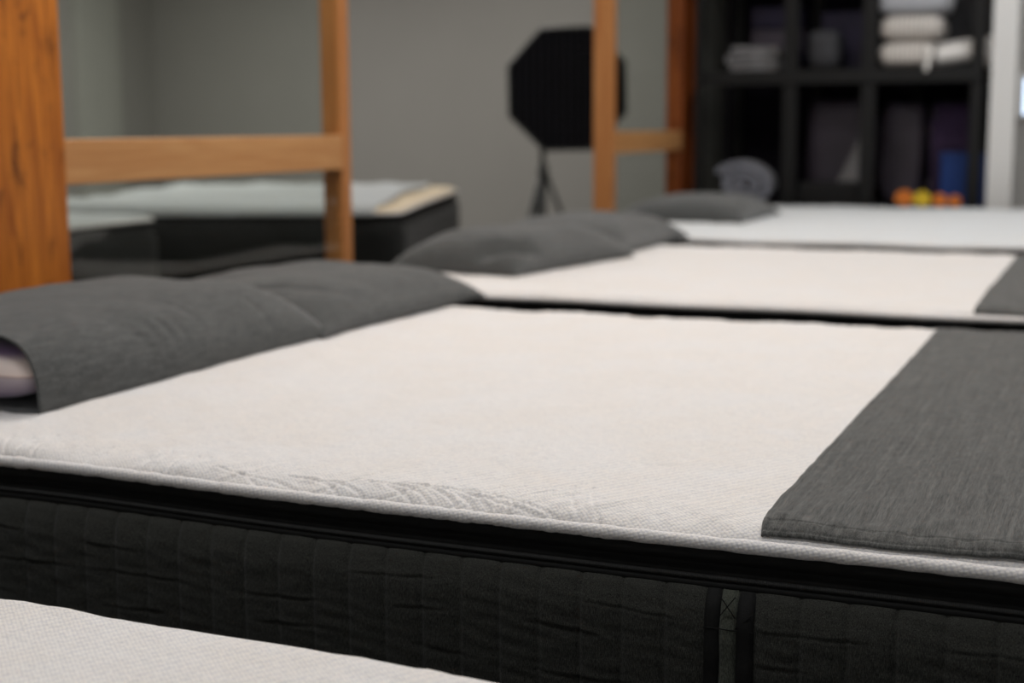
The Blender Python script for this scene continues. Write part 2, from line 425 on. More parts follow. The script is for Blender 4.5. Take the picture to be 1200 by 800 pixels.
def mattress(x0, x1, y0, y1, rz=0, zrel=0.0, seed=1, detail=0, label='', top_mat=None, tufts=(), creases=(),
             group=None, handle_x=None, crown=0.015, drop=0.0185, fine_range=None):
    L, W, R = x1-x0, y1-y0, 0.085
    root = empty('mattress', ((x0+x1)/2, (y0+y1)/2, T+zrel-0.27), rz)
    tag(root, label, 'mattress', group)
    Z0 = 0.27                                   # local z of the reference (piping) level
    sag = edge_sag(seed)
    if detail == 2:
        fa, fb = fine_range
        xs = axis_samples(-L/2, L/2, fa, fb, 0.0024, 0.02)
        # y: very fine at near edge, then coarser
        ys = [-W/2]
        while ys[-1] < W/2:
            dd = ys[-1]+W/2; de = W/2-ys[-1]
            s = 0.0013 if dd < 0.10 else (0.003 if dd < 0.35 else 0.007)
            if de < 0.07: s = 0.004
            ys.append(min(ys[-1]+s, W/2))
        ys = np.array(ys); pf, pc = 0.0025, 0.03
    elif detail == 1:
        def sym(h):
            v = [-h]
            while v[-1] < h:
                e = min(v[-1]+h, h-v[-1]); v.append(min(v[-1]+(0.004 if e < 0.07 else 0.012), h))
            return np.array(v)
        xs, ys = sym(L/2), sym(W/2); pf, pc = 0.012, 0.03
    else:
        def sym(h):
            v = [-h]
            while v[-1] < h:
                e = min(v[-1]+h, h-v[-1]); v.append(min(v[-1]+(0.008 if e < 0.06 else 0.03), h))
            return np.array(v)
        xs, ys = sym(L/2), sym(W/2); pf, pc = 0.03, 0.05
    hf = top_height(L, W, R, seed, crown, drop, sag, tufts, creases)
    X, Y, D = top_grid(xs, ys, L, W, R)
    Z = hf(X, Y, D) + Z0
    V = np.stack([X, Y, Z], -1).reshape(-1, 3)
    mesh('top_panel', V, grid_faces(len(xs), len(ys)), top_mat or M['knit'], root)
    P, N = perimeter(L, W, R, pf, pc); K = len(P)
    sg = sag(P[:, 0], P[:, 1])
    # piping roll
    rs = np.random.RandomState(seed+9)
    rr = 0.0066 + 0.00025*wob(seed+5, 6, 4, 30)(P[:, 0], P[:, 1])
    for (pts, dep, sgm) in creases:             # creases also nick the piping
        rr -= 0.0007*np.exp(-((P[:, 0]-pts[0][0])/0.0025)**2)*(P[:, 1] < 0)
    V = []
    nseg = 14
    for j in range(nseg):
        a = 2*PI*j/nseg
        V.append(np.column_stack([P[:, 0]+N[:, 0]*(0.0005+rr*math.cos(a)), P[:, 1]+N[:, 1]*(0.0005+rr*math.cos(a)),
                                  Z0-0.0035+sg+rr*math.sin(a)]))
    V = np.stack(V, 1).reshape(-1, 3)
    mesh('piping', V, grid_faces(K, nseg, True, True, True), M['knit_pipe'], root)
    # black mesh band with a rolled upper lip, recess and zip tape
    def sweep(name, prof, mat, disp=None, sagw=1.0):
        V = []
        for (o, z) in prof:
            oo = np.full(K, o)
            if disp is not None: oo = oo + disp(z)
            V.append(np.column_stack([P[:, 0]+N[:, 0]*oo, P[:, 1]+N[:, 1]*oo, np.full(K, Z0+z)+sg*sagw]))
        V = np.stack(V, 1).reshape(-1, 3)
        return mesh(name, V, grid_faces(K, len(prof), True, False, True), mat, root)
    bw = wob(seed+7, 6, 0.6, 4)
    lip = 0.0012*bw(P[:, 0], P[:, 1])
    sweep('mesh_band', [(-0.006, -0.006), (-0.002, -0.008), (0.0015, -0.011), (0.003, -0.015), (0.0022, -0.019), (-0.002, -0.0225),
                        (-0.007, -0.0245), (-0.009, -0.027), (-0.0075, -0.0295), (-0.003, -0.031), (-0.0015, -0.0335), (-0.002, -0.036)], M['mesh'],
          lambda z: lip*np.exp(-((z+0.014)/0.008)**2))
    zp = sweep('zipper', [(-0.003, -0.0352), (0.0002, -0.0358), (0.0014, -0.0372), (0.0014, -0.0388), (0.0002, -0.0402), (-0.003, -0.0408)], M['zip'])
    sweep('zipper_tape', [(-0.003, -0.0400), (0.0, -0.0415), (0.0012, -0.0425), (0.0012, -0.0465), (0.0002, -0.0478), (-0.004, -0.0485)], M['tape'])
    # quilted border panel with vertical channels
    zt, zb = -0.0462, -0.262
    rows = {2: 110, 1: 16, 0: 8}[detail]
    per = 0.0436
    s_al = np.where(np.abs(N[:, 1]) > 0.7, P[:, 0]+(x0+x1)/2+0.6035, P[:, 1])
    ch = np.abs(np.sin(PI*s_al/per)) if detail == 2 else np.abs(np.sin(PI*s_al/per))
    nh = wob(seed+11, 10, 1, 12); nh2 = wob(seed+12, 10, 2, 5)
    prof = []
    def side_o(z):
        t = (z-zt)/(zb-zt)
        return -0.001 + 0.0125*math.sin(PI/2*min(1, max(0, t)*5.5))**0.8*(0.55+0.45*min(1, (1-t)*7))
    for i in range(rows+1):
        t = i/rows; z = zt + (zb-zt)*t**1.25
        o = side_o(z)
        prof.append((o, z))
    prof = [(-0.006, zt+0.001)] + prof + [(-0.01, zb-0.002)]
    zi = np.linspace(zt, zb, 9)
    def disp(z):
        fade = min(1, max(0, (zt-z)/0.006))
        puff = 0.0034*ch**0.5 - 0.0019*np.exp(-(ch/0.15)**2)
        wr = 0.0002*nh(P[:, 0]*1.6, z*5 + 0.1*P[:, 0]) - 0.00015*np.abs(nh2(P[:, 0]*1.3, z*6))
        lines = 0
        for k, zl in enumerate((-0.078, -0.111, -0.150, -0.19)):
            zc = zl + 0.004*nh2(P[:, 0]*0.35+k, 0.3*k) + 0.0035*np.sin(P[:, 0]*9+k)
            msk = smooth01(nh(P[:, 0]*0.7 + 3*k, k*.7)*0.8+0.3)
            lines = lines - 0.0009*msk*np.exp(-((z-zc)/0.0018)**2) + 0.0006*msk*np.exp(-((z-zc-0.0035)/0.0025)**2)
        flat = 1.0 if handle_x is None else 1-np.exp(-((P[:, 0]+(x0+x1)/2-handle_x)/0.027)**6)
        return (puff + wr + lines)*(0.25+0.75*fade)*flat
    sweep('side_panel', prof, M['side'] if detail else M['side_shaded'], disp, 0.6)
    # underside
    Vb = [(p[0]-n[0]*0.01, p[1]-n[1]*0.01, Z0-0.264) for p, n in zip(P, N)]
    mesh('underside', Vb + [(0, 0, Z0-0.264)], [(i, (i+1) % K, K) for i in range(K)][::-1], M['base'], root, False)
    if handle_x is not None:
        hx = handle_x-(x0+x1)/2; yy = -W/2
        for k, (a, b, nm, mt, off) in enumerate(((-0.024, -0.0088, 'handle_tape', 'tape', 0.0082), (-0.0092, 0.0077, 'handle_strip', 'strap', 0.0070), (0.0074, 0.024, 'handle_tape', 'tape', 0.0084))):
            nx, nz = 7, 70
            V = []
            for i in range(nx):
                tx = i/(nx-1)
                for j in range(nz):
                    z = zt-0.0015 + (zb+0.03-zt)*j/(nz-1)
                    o = side_o(z) + off*0.55*min(1, 0.35+j/7) + 0.0006*math.sin(j*0.35+k*2) + 0.0005*math.sin(PI*tx)
                    if i in (0, nx-1): o -= 0.0035
                    V.append((hx+a+(b-a)*tx, yy-o, Z0+z))
            h = mesh(nm, V, grid_faces(nx, nz, flip=False), M[mt], root)
        # stitched box and cross on the strip
        zA, zB = Z0-0.050, Z0-0.083
        yv = yy-0.0150
        for pts in ([(-0.0085, zA), (0.007, zB+0.012)], [(0.007, zA), (-0.0085, zB+0.012)], [(-0.024, zB), (0.024, zB)], [(0.0075, zB+0.002), (0.024, zB+0.018)]):
            (xa, za), (xb, zb_) = pts
            q = [(hx+xa+(xb-xa)*i/8, yv-0.0007-0.0003*math.sin(i*1.7), za+(zb_-za)*i/8) for i in range(9)]
            tube('stitching', q, 0.0006, M['mesh'], root, 6)
    return root, hf, (L, W, R, Z0)

# foundations: upholstered box on legs (one per bed)
def bed_base(x0, x1, y0, y1, rz, zrel, label):
    z = T+zrel-0.27
    r = tag(empty('platform_bed', ((x0+x1)/2, (y0+y1)/2, 0), rz), label, 'bed frame', 'platforms under the mattresses')
    L, W = x1-x0-0.04, y1-y0-0.04
    boxes('platform', [(0, 0, z-0.10, L, W, 0.20)], M['base'], r, 0.02, 3)
    for sx in (-1, 1):
        for sy in (-1, 1):
            h = z-0.20
            tube('leg', [(sx*(L/2-0.12), sy*(W/2-0.12), h+0.005), (sx*(L/2-0.12), sy*(W/2-0.12), 0)], [0.03, 0.022], M['black_metal'], r, 12)
    return r

def arc_pts(x, y, ang, ln, bend, n=8):
    pts = [(x, y)]; a = ang
    for i in range(n):
        x += math.cos(a)*ln/n; y += math.sin(a)*ln/n; a += bend/n; pts.append((x, y))
    return pts

# main mattress
MX0, MX1, MY0, MY1 = -1.80, 0.27, 0.0, 1.445
cxm, cym = (MX0+MX1)/2, (MY0+MY1)/2
tf = [(x-cxm, y-cym, a) for x, y, a in [(-0.445, .218, .0016), (-0.889, .68, .002), (-0.596, .37, .0012), (-0.747, .526, .0016), (-0.934, .398, .0014),
      (-0.439, .507, .0014), (-0.629, .093, .0015), (-1.051, .784, .0016), (-0.401, 1.114, .002), (-0.771, .874, .0014), (-0.60, 1.2, .0018), (-0.95, 1.1, .0018), (-0.50, .86, .0014)]]
random.seed(4)
cr = []
for (x, a, ln, bd, dep) in [(-1.190, 1.75, .075, -.5, .0016), (-1.165, 1.95, .085, -.7, .0018), (-1.205, 2.2, .06, -.2, .0010),
        (-1.010, 1.55, .05, .2, .0013), (-0.995, 1.60, .052, .1, .0013), (-0.975, 1.5, .055, .3, .0015), (-0.962, 1.65, .05, -.2, .0012), (-0.945, 1.4, .045, .3, .0010),
        (-0.575, 2.3, .075, .9, .0014), (-0.592, 2.35, .085, .9, .0016), (-0.610, 2.4, .085, .8, .0016), (-0.640, 2.45, .08, .8, .0014), (-0.662, 2.5, .07, .6, .0012),
        (-0.560, 1.35, .07, -.7, .0014), (-0.552, 1.1, .08, -.6, .0012), (-0.570, 1.7, .06, .3, .0012),
        (-0.455, 2.2, .095, -.5, .0015), (-0.475, 2.25, .09, -.6, .0013), (-0.515, 2.9, .11, .0, .0010), (-0.50, 2.75, .12, .3, .0009),
        (-0.72, 2.6, .09, .7, .0012), (-0.75, 2.5, .08, .8, .0012), (-0.80, 2.8, .09, .4, .0010), (-0.85, 2.6, .07, .6, .0010), (-0.90, .5, .07, .9, .0009),
        (-0.70, .45, .09, .9, .0012), (-0.78, .4, .08, 1.0, .0010), (-1.09, 1.2, .05, .6, .0008), (-0.62, .6, .09, .6, .0010)]:
    cr.append((arc_pts(x-cxm, 0.001-cym, a, ln, bd), dep*1.25, 0.0018))
main, hf_main, dim_main = mattress(MX0, MX1, MY0, MY1, 0, 0, 11, 2,
    'large white topped mattress in sharp focus, long black ribbed side facing the viewer', tufts=tf, creases=cr,
    handle_x=-0.321, fine_range=(-1.30-cxm, 0.02-cxm))
bed_base(MX0, MX1, MY0, MY1, 0, 0, 'black upholstered base under the sharply focused front mattress')

# foreground mattress, bottom left corner of the view
FX0, FX1, FY1 = -2.0, 0.02, -0.300
FY0 = FY1-1.44
ftuf = [(0.36, 0.30, .004), (0.75, 0.55, .004), (0.1, 0.5, .004)]
mattress(FX0, FX1, FY0, FY1, 0.0, -0.050, 23, 1,
    'nearest mattress, only its cream white top corner showing at lower left', tufts=ftuf)
bed_base(FX0, FX1, FY0, FY1, 0, -0.050, 'black base under the nearest mattress at lower left')
# second and third rows
def tuft_grid(L, W):
    return [(x, y, .002) for x in np.arange(-L/2+.2, L/2-.1, .3) for y in np.arange(-W/2+.2, W/2-.1, .3)]
mattress(-1.86, 0.22, 1.735, 3.11, 0, 0, 31, 1,
    'white topped mattress in second row, just beyond the sharply focused one', tufts=tuft_grid(2.08, 1.37))
bed_base(-1.86, 0.22, 1.735, 3.11, 0, 0, 'black base under the second row mattress')
mattress(-1.90, 0.9, 3.50, 5.48, 0, 0, 41, 1,
    'farthest white mattress, in front of the black storage shelves', top_mat=M['knit_cool'], tufts=tuft_grid(2.8, 1.9))
bed_base(-1.90, 0.9, 3.50, 5.48, 0, 0, 'black base under the farthest mattress by the shelves')
# two mattresses in the room behind the partition
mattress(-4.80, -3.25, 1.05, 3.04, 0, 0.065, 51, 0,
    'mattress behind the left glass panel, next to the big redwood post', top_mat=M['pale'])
bed_base(-4.80, -3.25, 1.05, 3.04, 0, 0.065, 'black base behind left glass, nearer one by the redwood post')
bmx, bmy, bhx, bhy, brz = -3.54, 4.26, 0.725, 1.0, 0.33
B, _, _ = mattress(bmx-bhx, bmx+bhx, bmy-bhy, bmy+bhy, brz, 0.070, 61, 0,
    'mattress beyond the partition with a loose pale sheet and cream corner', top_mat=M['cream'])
bed_base(bmx-bhx, bmx+bhx, bmy-bhy, bmy+bhy, brz, 0.070, 'black base beyond the partition under the cream cornered mattress')

# loose pale sheet on that mattress
def sheet():
    nx, ny = 90, 70
    V = []
    a = wob(77, 6, 1, 4); c, s_ = math.cos(0.16), math.sin(0.16)
    for i in range(nx):
        for j in range(ny):
            u, v = i/(nx-1), j/(ny-1)
            x = -0.71 + u*(1.34 - 0.06*v + 0.02*math.sin(v*9)); y = -1.016 + 1.99*v
            z = 0.010 + 0.004*(a(x, y))*smooth01(v*6) - 0.040*smooth01((-0.972-y)/0.044)
            V.append((x, y, z+0.004))
    r = mesh('bed_sheet', V, grid_faces(nx, ny), M['pale'])
    r.location = (bmx, bmy, T+0.070+0.019); r.rotation_euler = (0, 0, brz)
    m = r.modifiers.new('thick', 'SOLIDIFY'); m.thickness = 0.012; m.offset = -1
    tag(r, 'pale blue white sheet lying loosely over the cream mattress beyond the partition', 'bed sheet')
sheet()

# ------------------------------------------------------------------ charcoal runners across the feet
def runner(hf, dim, x0, x1, y0, y1, zrel, xe, label, step=0.004, seed=3, corner_pull=0.0):
    L, W, R, Z0 = dim
    cx, cy = (x0+x1)/2, (y0+y1)/2
    ya, yb = -W/2+0.0035, W/2-0.004
    ys = [ya]
    while ys[-1] < yb:
        d = ys[-1]-ya; ys.append(min(yb, ys[-1] + (0.0011 if d < 0.035 else (step if d < .4 else step*2))))
    ys = np.array(ys)
    xs = axis_samples(xe-cx, x1-cx-0.012, xe-cx, xe-cx+0.02, 0.0012, step)
    X, Y = np.meshgrid(xs, ys, indexing='ij')
    n = wob(seed, 8, 1, 5); n2 = wob(seed+1, 8, 3, 14)
    e = (X-X[0:1]); wgt = np.exp(-e/0.05)
    X2 = X + wgt*(0.0009*n(0*X, Y*0.4) + corner_pull*np.exp(-(Y+W/2)/0.03))
    D = np.minimum(L/2-np.abs(X2), W/2-np.abs(Y))
    Z = hf(X2.copy(), Y.copy(), np.clip(D, 0, None))
    # cloth bridges the fine creases
    Z = Z + 0.0042 + 0.0005*n(X, Y) + 0.00015*n2(X, Y)
    d = Y-ya
    hem = 0.0012*(smooth01((0.019-d)/0.002)) 
    Z += hem
    for g, dp in ((0.0045, .0010), (0.0185, .0016), (0.0215, .0010)):
        Z -= dp*np.exp(-((d-g)/0.0009)**2)
    Z -= 0.0010*np.exp(-((e-0.0065)/0.0011)**2)
    Z -= 0.0012*np.exp(-((e)/0.0015)**2) + 0.0010*np.exp(-(d/0.0012)**2)
    V = np.stack([X2, Y, Z+Z0], -1).reshape(-1, 3)
    o = mesh('bed_runner', V, grid_faces(len(xs), len(ys)), M['charcoal'])
    o.location = (cx, cy, T+zrel-0.27)
    m = o.modifiers.new('thick', 'SOLIDIFY'); m.thickness = 0.0036; m.offset = -1
    tag(o, label, 'bed runner')
    return o
runner(hf_main, dim_main, MX0, MX1, MY0, MY1, 0, -0.299, 'charcoal grey cloth runner across the sharply focused front mattress, at right', corner_pull=0.006)
sag2 = edge_sag(31)
hf2 = top_height(2.08, 1.375, 0.085, 31, 0.015, 0.0185, sag2, tuft_grid(2.08, 1.37), ())
runner(hf2, (2.08, 1.375, 0.085, 0.27), -1.86, 0.22, 1.735, 3.11, 0, -0.268, 'charcoal grey cloth runner on the second row mattress, at right edge', 0.012, 7)

# ------------------------------------------------------------------ pillows
def pillow(label, loc, rz, Ly, Dx, H, seed, open_near=False, folds=(), pu=7.0, pv=3.0, nu=150, nv=100, tilt=0.0, name='pillow', near_h=0.8, ear=0.035, front_seam=0.010, group=None, sub=None):
    """cover lies with its long axis along local y; front is +x. zero level = surface it lies on"""
    us = -np.cos(np.linspace(0, PI, nu)); vs = -np.cos(np.linspace(0, PI, nv))
    if open_near: us = np.linspace(0, 1, nu); us = -1+2*(1-(1-us)**1.0); us = np.concatenate([np.linspace(-1, -.9, 20)[:-1], -.9+1.9*np.sin(np.linspace(0, PI/2, nu-19))])
    nu = len(us)
    Ug, Vg = np.meshgrid(us, vs, indexing='ij')
    n1 = wob(seed, 8, .3, 2.2); n2 = wob(seed+1, 8, 1.5, 6); n3 = wob(seed+2, 8, 4, 14)
    au, av = np.abs(Ug), np.abs(Vg)
    tu = np.sqrt(np.clip(1-au**pu, 0, 1))
    pvv = pv + (6.0*(1-smooth01((Ug+1)/0.7)) if open_near else 0)
    tv = np.sqrt(np.clip(1-av**pvv, 0, 1))
    if open_near:
        t0 = near_h + (1-near_h)*smooth01((Ug+1)/0.9)
        tu = np.where(Ug < 0, t0, tu*1.0)
    # corners stay thin: product already; sides pull in between ears
    X = Vg*Dx/2*(1 - ear*(1-np.where(open_near & (Ug < 0), 0*au+0.2, au)**3.0)*1.0)
    Y = Ug*Ly/2*(1 - ear*0.8*(1-av**2.5)) if not open_near else np.where(Ug < 0, Ug*Ly/2, Ug*Ly/2*(1 - ear*0.8*(1-av**2.5)))
    Tt = H*tu*tv
    Tt *= 1 + 0.014*n1(X/ (Dx), Y/Ly)
    fz = np.zeros_like(X)
    for (fx, fy, ang, ln, wd, dp) in folds:
        ca, sa = math.cos(ang), math.sin(ang)
        p = (X-fx)*ca + (Y-fy)*sa; q = -(X-fx)*sa + (Y-fy)*ca
        fz += dp*np.exp(-(q/wd)**2)*np.exp(-(p/ln)**4)
    edge = np.clip(Tt/H, 0, 1)
    top_n = (0.0011*n2(X, Y) + 0.00035*n3(X, Y))*edge
    seam = front_seam*np.clip(tu, 0, 1)
    if open_near: seam = np.where(Ug < 0, front_seam, seam)
    zb = np.maximum(0.0, seam - 0.45*Tt)
    zb = np.maximum(zb, 0.0)
    zt = np.maximum(zb + 0.0006, seam*(1-edge*0.3) + Tt - 0.3*seam + top_n - fz*edge)
    bnd = (av > 0.9999) | ((au > 0.9999) & ~(open_near & (Ug < 0)))
    # bulge: widen the plan at mid height -> handled by seam low and steep sides
    zt = np.where(bnd, seam+0.0, zt); zb = np.where(bnd, seam, zb)
    tl = np.tan(tilt)*(X)
    n = nu*nv
    Vt = np.stack([X, Y, zt+0*tl], -1).reshape(-1, 3); Vb = np.stack([X, Y, zb], -1).reshape(-1, 3)
    V = np.concatenate([Vt, Vb]); F = grid_faces(nu, nv); F2 = grid_faces(nu, nv, flip=True)+n
    me_o = mesh('pillowcase' if open_near else name, V, np.concatenate([F, F2]), M['charcoal_pillow'])
    import bmesh
    bm = bmesh.new(); bm.from_mesh(me_o.data)
    bmesh.ops.remove_doubles(bm, verts=bm.verts, dist=0.00012); bm.to_mesh(me_o.data); bm.free()
    if not open_near:
        me_o.location = loc; me_o.rotation_euler = (0, 0, rz); tag(me_o, label, 'pillow', group); return me_o
    m = me_o.modifiers.new('thick', 'SOLIDIFY'); m.thickness = 0.0035; m.offset = -1
    root = empty('pillow', loc, rz); tag(root, label, 'pillow', group); me_o.parent = root
    # pillow insert seen in the open end
    nu2, nv2 = 40, 60
    V = []
    for i in range(nu2):
        q = i/(nu2-1)
        y = -Ly/2 + 0.008 + 0.26*q
        pinch = math.sqrt(max(0, 1-(1-min(1, q/0.12))**2))
        for j in range(nv2):
            a = 2*PI*j/nv2
            ex = lambda c, p: math.copysign(abs(c)**p, c)
            V.append((ex(math.cos(a), 0.55)*(Dx/2-0.026)*(0.90+0.10*pinch), y, 0.0465 + ex(math.sin(a), 0.62)*0.0405*(0.45+0.55*pinch)*min(1, 1.25*(1.0-abs(math.cos(a))**5*0.35))))
    F = list(map(tuple, grid_faces(nu2, nv2, False, True))); F += [tuple(range(nv2)), tuple((nu2-1)*nv2+j for j in reversed(range(nv2)))]
    mesh('pillow_insert', V, F, M['insert'], root)
    return root
ZP = T+0.0170
pillow('charcoal pillow with open end showing mauve insert, nearest at far left', (-1.535, 0.545, ZP), 0.02, 0.76, 0.47, 0.108, 101, True,
       folds=[(0.222, -0.09, .35, .030, .005, .007), (0.218, -0.06, .25, .035, .005, .008), (0.222, -0.03, .1, .03, .005, .006), (0.218, -0.125, .5, .025, .004, .005), (0.17, 0.02, 0.2, .04, .006, .004), (0.21, 0.2, .3, .03, .006, .004)],
       pu=5.5, pv=3.4, near_h=0.90, front_seam=0.011, group=None)
pillow('closed charcoal pillow behind the open ended one on the front mattress', (-1.535, 1.235, ZP), -0.03, 0.67, 0.50, 0.083, 111,
       folds=[(0.12, -0.22, .5, .10, .012, .006), (-0.02, 0.20, .9, .12, .014, .005), (0.15, 0.22, 0.9, .09, .010, .006)], pu=4.4, pv=3.2)
pillow('nearer charcoal pillow of the pair on the second row mattress, with dark corner fold', (-1.535, 2.34, ZP), -0.15, 0.66, 0.40, 0.100, 121,
       folds=[(0.12, -0.25, 0.9, .09, .030, .045), (0.0, -0.2, .3, .12, .02, .008)], pu=4.0, pv=3.0)
pillow('farther charcoal pillow of the pair on the second row mattress', (-1.57, 2.995, ZP), -0.02, 0.68, 0.48, 0.094, 131, folds=[(0.1, 0.1, .9, .1, .015, .006)], pu=4.5, pv=3.0)
pillow('lone charcoal pillow on the farthest mattress, before the blanket shelf', (-1.60, 4.45, ZP), 0.0, 0.68, 0.52, 0.092, 141, folds=[(0.05, -0.1, .4, .12, .02, .01)], pu=3.6, pv=3.0)

# ------------------------------------------------------------------ timber and glass partition
XF = -2.08
def post(y0, y1, label, mat, xf=XF, dp=0.16):
    o = boxes('timber_post', [(xf-dp/2, (y0+y1)/2, 1.45, dp, y1-y0, 2.9)], mat, None, 0.006, 3)
    tag(o, label, 'post')
    return o
post(0.79, 1.112, 'broad knotty redwood post with orange grain at the left edge', M['redwood'], -2.035)
post(5.80, 6.063, 'dark redwood post between the narrow glass panel and black shelves', M['redwood_far'], -2.085, 0.085)
def glazed_panel(y0, y1, stile_left, stile_right, label):
    r = tag(empty('glazed_panel', (XF, (y0+y1)/2, 0)), label, 'glass panel')
    yc = (y0+y1)/2; sw = 0.048
    zr0, zr1 = T+0.270, T+0.367
    a = y0 + (sw if stile_left else 0); b = y1 - (sw if stile_right else 0)
    if stile_left: boxes('stile', [(-0.045, y0+sw/2-yc, 1.375, 0.09, sw, 2.65)], M['pine_v'], r, 0.003)
    if stile_right: boxes('stile', [(-0.034, y1-sw/2-yc, 1.375, 0.068, sw, 2.65)], M['pine_v'], r, 0.003)
    boxes('rail', [(-0.022, (a+b)/2-yc, (zr0+zr1)/2, 0.044, b-a, zr1-zr0)], M['pine_h'], r, 0.003)
    boxes('rail', [(-0.022, (a+b)/2-yc, 0.12, 0.044, b-a, 0.14)], M['pine_h'], r, 0.003)
    boxes('rail', [(-0.022, (a+b)/2-yc, 2.64, 0.044, b-a, 0.12)], M['pine_h'], r, 0.003)
    boxes('glass_pane', [(-0.014, (a+b)/2-yc, (zr1+2.58)/2, 0.006, b-a, 2.58-zr1)], M['glass'], r, 0)
    boxes('glass_pane', [(-0.014, (a+b)/2-yc, (0.19+zr0)/2, 0.006, b-a, zr0-0.19)], M['glass'], r, 0)
    return r
glazed_panel(1.115, 2.392, False, True, 'large fir framed glass panel beside the broad redwood post')
glazed_panel(4.716, 5.80, True, False, 'narrow fir framed glass panel standing before the softbox and dark post')
o = boxes('door_header', [(XF-0.05, 3.5, 2.80, 0.14, 5.2, 0.2)], M['pine_h'], None, 0.004); o['kind'] = 'structure'; o.name = 'trim_2'

# ------------------------------------------------------------------ studio softbox on its stand
def softbox():
    px, py = -3.008, 6.2
    r = tag(empty('studio_softbox', (px, py, 0)), 'black octagonal softbox with honeycomb grid on a thin tripod stand', 'softbox')
    c = Vector((0.185, -0.10, 0.592+T)); rad = 0.352
    d = Vector((3.0, -7.0, -0.15)).normalized()             # faces the beds
    d.rotate(Matrix.Rotation(-0.10, 3, 'Z'))
    s = d.cross(Vector((0, 0, 1))).normalized(); u = s.cross(d).normalized()
    def ring(rr, off, k=8, ph=PI/8-0.02):
        return [c + d*off + s*(rr*0.97*math.cos(ph+2*PI*i/k)) + u*(rr*math.sin(ph+2*PI*i/k)) for i in range(k)]
    # shell
    secs = [ring(rad, 0.03), ring(rad*1.0, 0.0), ring(rad*0.93, -0.09), ring(rad*0.75, -0.20), ring(rad*0.45, -0.31), ring(0.075, -0.38)]
    V = [p for q in secs for p in q]; F = list(map(tuple, grid_faces(len(secs), 8, False, True)))
    F.append(tuple(range(5*8, 6*8)))
    o = mesh('shell', V, F, M['black_cloth'], r, False); m = o.modifiers.new('thick', 'SOLIDIFY'); m.thickness = 0.004
    # rim
    q = ring(rad, 0.03); tube('rim', [tuple(p) for p in q], 0.010, M['stand'], r, 8, True)
    # inner diffuser, unlit
    q = ring(rad*0.97, 0.0); mesh('diffuser', q, [tuple(range(8))], M['black_cloth'], r, False)
    # grid strips clipped to the octagon
    apo = rad*math.cos(PI/8)
    V, F = [], []
    def strip(a, b, dep=0.035, th=0.0025, ax=None):
        n = len(V)
        for p in (a, b):
            for off in (0.030, 0.030-dep):
                for sd in (-1, 1):
                    V.append(p + d*off + ax*(sd*th/2))
        F.extend([(n, n+1, n+5, n+4), (n+2, n+6, n+7, n+3), (n, n+4, n+6, n+2), (n+1, n+3, n+7, n+5)])
    def half(t):                                            # half chord of octagon at offset t
        t = abs(t); fl = rad*math.sin(PI/8)
        return apo if t <= fl else max(0.0, apo - (t-fl))
    k = 15
    for i in range(-k//2+1, k//2+1):
        t = i*2*apo/k*0.97
        if abs(t) >= apo: continue
        h = half(t)
        strip(c + s*(t*.97) + u*h, c + s*(t*.97) - u*h, ax=s)
        strip(c + u*t + s*h*.97, c + u*t - s*h*.97, ax=u)
    mesh('honeycomb_grid', V, F, M['grid_cloth'], r, False)
    # light head behind, joined to the stand top
    b = c - d*0.36
    tube('light_head', [tuple(c-d*0.36), tuple(c-d*0.37), tuple(c-d*0.58), tuple(c-d*0.60)], [0.06, 0.07, 0.07, 0.05], M['black_metal'], r, 20)
    top = Vector((0, 0, 0.30+T))
    hd = c - d*0.44
    tube('bracket', [(0, 0, 0.26+T), (0, 0, 0.40+T), (hd.x*0.5, hd.y*0.5, hd.z-0.12), (hd.x, hd.y, hd.z-0.06)], 0.016, M['stand'], r, 10)
    tube('pole', [(0, 0, 0.10), (0, 0, 0.17+T)], 0.021, M['stand'], r, 14)
    tube('pole', [(0, 0, 0.16+T), (0, 0, 0.38+T)], 0.016, M['stand'], r, 14)
    tube('collar', [(0, 0, 0.10+T), (0, 0, 0.18+T)], 0.030, M['stand'], r, 14)
    tube('collar', [(0, 0, 0.20), (0, 0, 0.25)], 0.028, M['stand'], r, 14)
    for k in range(3):
        a = 0.2+2*PI*k/3
        ex, ey = math.cos(a), math.sin(a)
        lg = tube('leg', [(0.02*ex, 0.02*ey, 0.12+T), (0.12*ex, 0.12*ey, -0.13+T), (0.36*ex, 0.36*ey, 0.012)], 0.013, M['stand'], r, 10)
        tube('brace', [(0.02*ex, 0.02*ey, 0.22), (0.27*ex, 0.27*ey, 0.24)], 0.007, M['stand'], r, 8)
        tube('rubber_foot', [(0.35*ex, 0.35*ey, 0.022), (0.37*ex, 0.37*ey, 0.0)], 0.016, M['black_cloth'], lg, 10)
softbox()

# ------------------------------------------------------------------ black storage rack
RY0, RY1 = 5.80, 6.60
SHELF = [-0.06, 0.60, 1.25]         # deck undersides relative to the mattress level
def rack():
    r = tag(empty('shelving_unit', (-1.30, RY0, 0)), 'tall black metal storage rack behind the farthest mattress', 'shelving')
    bx = lambda n, l, m='black_metal', b=0.003: boxes(n, [(x+1.30, y-RY0, z, a, b_, c) for x, y, z, a, b_, c in l], M[m], r, b)
    for x, ww in ((-2.0, 0.04), (-1.535, 0.07), (-1.155, 0.07), (-0.655, 0.055)):
        bx('upright', [(x, RY0+0.025, 1.2, ww, 0.05, 2.4)])
    for x in (-1.99, -1.55, -1.03, -0.655):
        bx('upright', [(x, RY1-0.025, 1.2, 0.06, 0.05, 2.4)])
    for z in [0.15-T] + SHELF:
        bx('shelf', [(-1.3025, (RY0+RY1)/2, T+z+0.03, 1.33, RY1-RY0-0.02, 0.055)])
        bx('beam', [(-1.3025, RY0-0.003, T+z+0.025, 1.33, 0.02, 0.07)])
rack()
ZS = lambda i: T + SHELF[i] + 0.0575

